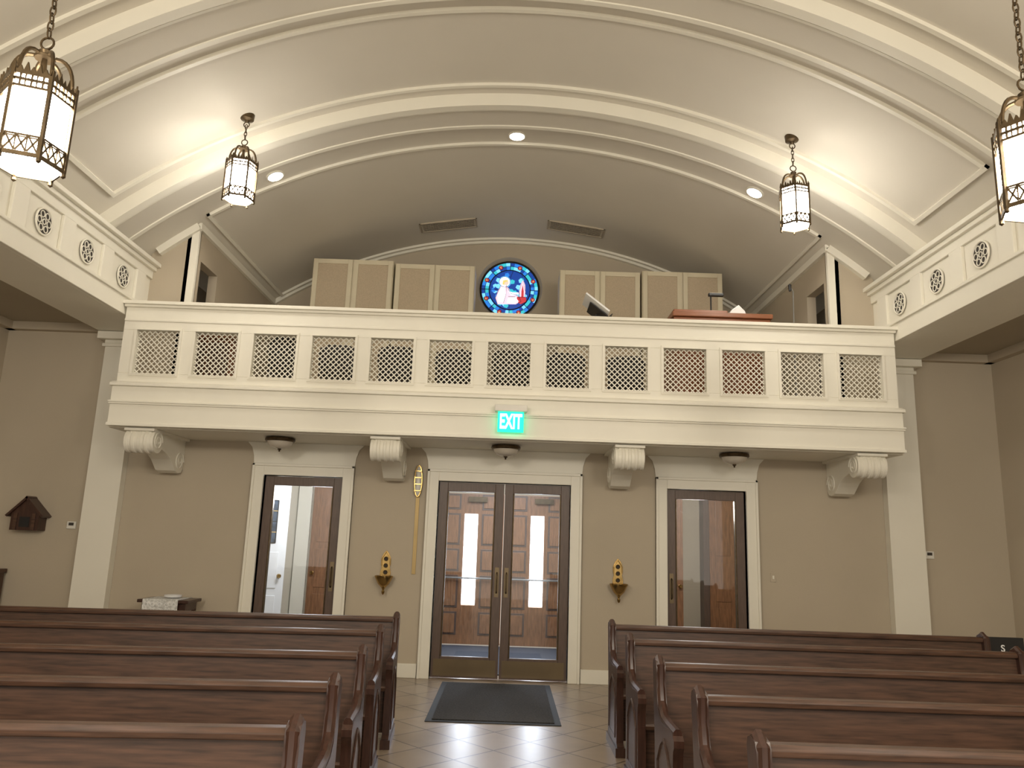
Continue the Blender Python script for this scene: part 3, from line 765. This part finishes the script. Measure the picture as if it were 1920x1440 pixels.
q = MB(); q.bar((-.22, -.09, .165), (.012, -.09, .40), .2, .025, 'woodend', (0, 0, 1)); q.bar((.22, -.09, .165), (-.012, -.09, .40), .2, .025, 'woodend', (0, 0, 1)); part(q, 'gable_roof', hb)
for x in (-5.28, 5.22):
    e = empty('thermostat', (x, YW+.002, 1.63), 'small white wall thermostat beside the pilaster', 'thermostat', group='thermostats')
    q = MB(); q.box(-.055, .055, -.025, 0, -.045, .045, 'plastic'); part(q, 'housing', e, bevel=.005)
    q = MB(); q.box(-.03, .03, -.028, -.025, -.005, .03, 'dark'); part(q, 'display', e)
e = empty('light_switch', (3.3, YW, 1.3), 'cream light switch plate on tan wall', 'switch')
q = MB(); q.box(-.035, .035, -.008, 0, -.055, .055, 'wall'); part(q, 'cover_plate', e, bevel=.002)
q = MB(); q.box(-.01, .01, -.016, -.008, -.02, .02, 'white'); part(q, 'toggle', e)
# table with lace
tb = empty('side_table', (-3.83, 9.25, 0), 'small dark wooden side table against the wall', 'table')
q = MB(); q.box(-.29, .29, -.2, .2, .80, .835, 'woodend'); part(q, 'table_top', tb, bevel=.005)
q = MB(); q.box(-.25, .25, -.16, .16, .71, .80, 'woodend'); part(q, 'apron', tb)
l0 = None
for sx in (-1, 1):
    for sy in (-1, 1):
        if l0 is None: q = MB(); q.lathe([(.018, 0), (.022, .1), (.028, .4), (.02, .45), (.028, .72)], 'woodend', n=10); l0 = part(q, 'leg', tb, smooth=True); l = l0
        else: l = l0.copy(); bpy.context.collection.objects.link(l); l.parent = tb
        l.location = (sx*.23, sy*.14, 0)
q = MB(); q.box(-.2, .2, -.21, .19, 0, .006, 'lace')
pts = [(-.2, 0)]+[(-.2+.4*i/24, -.17-.02*abs(math.sin(i*pi/4))) for i in range(25)]+[(.2, 0)]
q.ext(pts, 'xz', -.214, -.208, 'lace')
for i in range(5):
    for j in range(2):
        q.tube([(-.16+.08*i+.022*math.cos(2*pi*t/10), -.217, -.05-.07*j+.022*math.sin(2*pi*t/10)) for t in range(10)], .004, 'paper', 4, True)
o = q.obj('lace_runner'); o.location = (-3.85, 9.25, .836); tag(o, 'white lace cloth draped over the side table', 'cloth')
q = MB(); q.lathe([(.05, 0), (.09, .01), (.1, .03), (.09, .035), (0, .02)], 'paper', n=20); o = q.obj('dish', True); o.location = (-3.80, 9.25, .845); tag(o, 'small white dish on the lace cloth', 'dish')
# left edge cabinet
cb = empty('wooden_cabinet', (-6.2, 9.3, 0), 'dark wooden cabinet standing against the aisle wall', 'cabinet')
q = MB(); q.box(-.22, .22, -.2, .25, 0, 1.04, 'wood'); part(q, 'body', cb)
q = MB(); q.box(-.24, .24, -.23, .27, 1.04, 1.09, 'wood'); part(q, 'cabinet_top', cb, bevel=.006)
q = MB(); q.box(-.19, .19, -.22, -.2, .1, 1.0, 'woodend'); part(q, 'cabinet_door', cb, bevel=.004)
# black sign
sg = empty('sign_stand', (4.42, 7.0, 0), 'black sign board on a stand beside the pew end', 'sign')
q = MB(); q.box(-.13, .17, -.012, .012, .80, .95, 'black'); part(q, 'sign_board', sg, bevel=.004)
q = MB(); q.tube([(0, 0, .02), (0, 0, .8)], .012, 'black', 8); q.lathe([(.12, 0), (.12, .015), (.01, .03)], 'black', n=16); part(q, 'stand_pole', sg)
textpart('S', .08, 'paper', sg, (-.02, -.015, .855))
# ------------------------------------------------------------------ lights
def light(kind, loc, energy, col, size=.3, rot=None, cone=None):
    l = bpy.data.lights.new('lamp', kind); l.energy = energy; l.color = col
    if kind == 'AREA': l.size = size
    else: l.shadow_soft_size = size
    if cone: l.spot_size = math.radians(cone); l.spot_blend = .6
    o = bpy.data.objects.new('lamp', l); bpy.context.collection.objects.link(o); o.location = loc
    if rot: o.rotation_euler = rot
    return o
warm = (1, .90, .75)
for x in (-2.65, 2.65):
    light('POINT', (x, .3, 3.7), 210, warm, .25); light('POINT', (x, -2.6, 3.9), 210, warm, .25)
for x in (-3.0, 0, 2.99):
    light('SPOT', (x, 8.9, zv(x)-.03), 70, warm, .07, (0, 0, 0), 120)
light('AREA', (0, 11.2, 2.68), 75, (.80, .88, 1), 1.4, (0, 0, 0))  # added cool fill standing in for vestibule daylight, no fixture modelled
light('POINT', (-2.5, 10.7, 2.2), 70, (.94, .96, 1), .2); light('POINT', (2.6, 10.7, 2.2), 50, (1, .95, .88), .2)  # unseen fill points added to brighten the rooms behind the side doors
w = bpy.data.worlds.new('w'); sc.world = w; w.use_nodes = True
w.node_tree.nodes['Background'].inputs[0].default_value = (1, .92, .79, 1)
w.node_tree.nodes['Background'].inputs[1].default_value = 1.35
# ------------------------------------------------------------------ camera
cd = bpy.data.cameras.new('cam'); cam = bpy.data.objects.new('cam', cd); bpy.context.collection.objects.link(cam)
cd.sensor_width = 36; cd.lens = 27.0; cd.clip_start = .05
cam.matrix_world = Matrix.Translation((.045, 0, 1.64)) @ Matrix.Rotation(math.radians(90+11.45), 4, 'X') @ Matrix.Rotation(math.radians(2.0), 4, 'Z')
sc.camera = cam
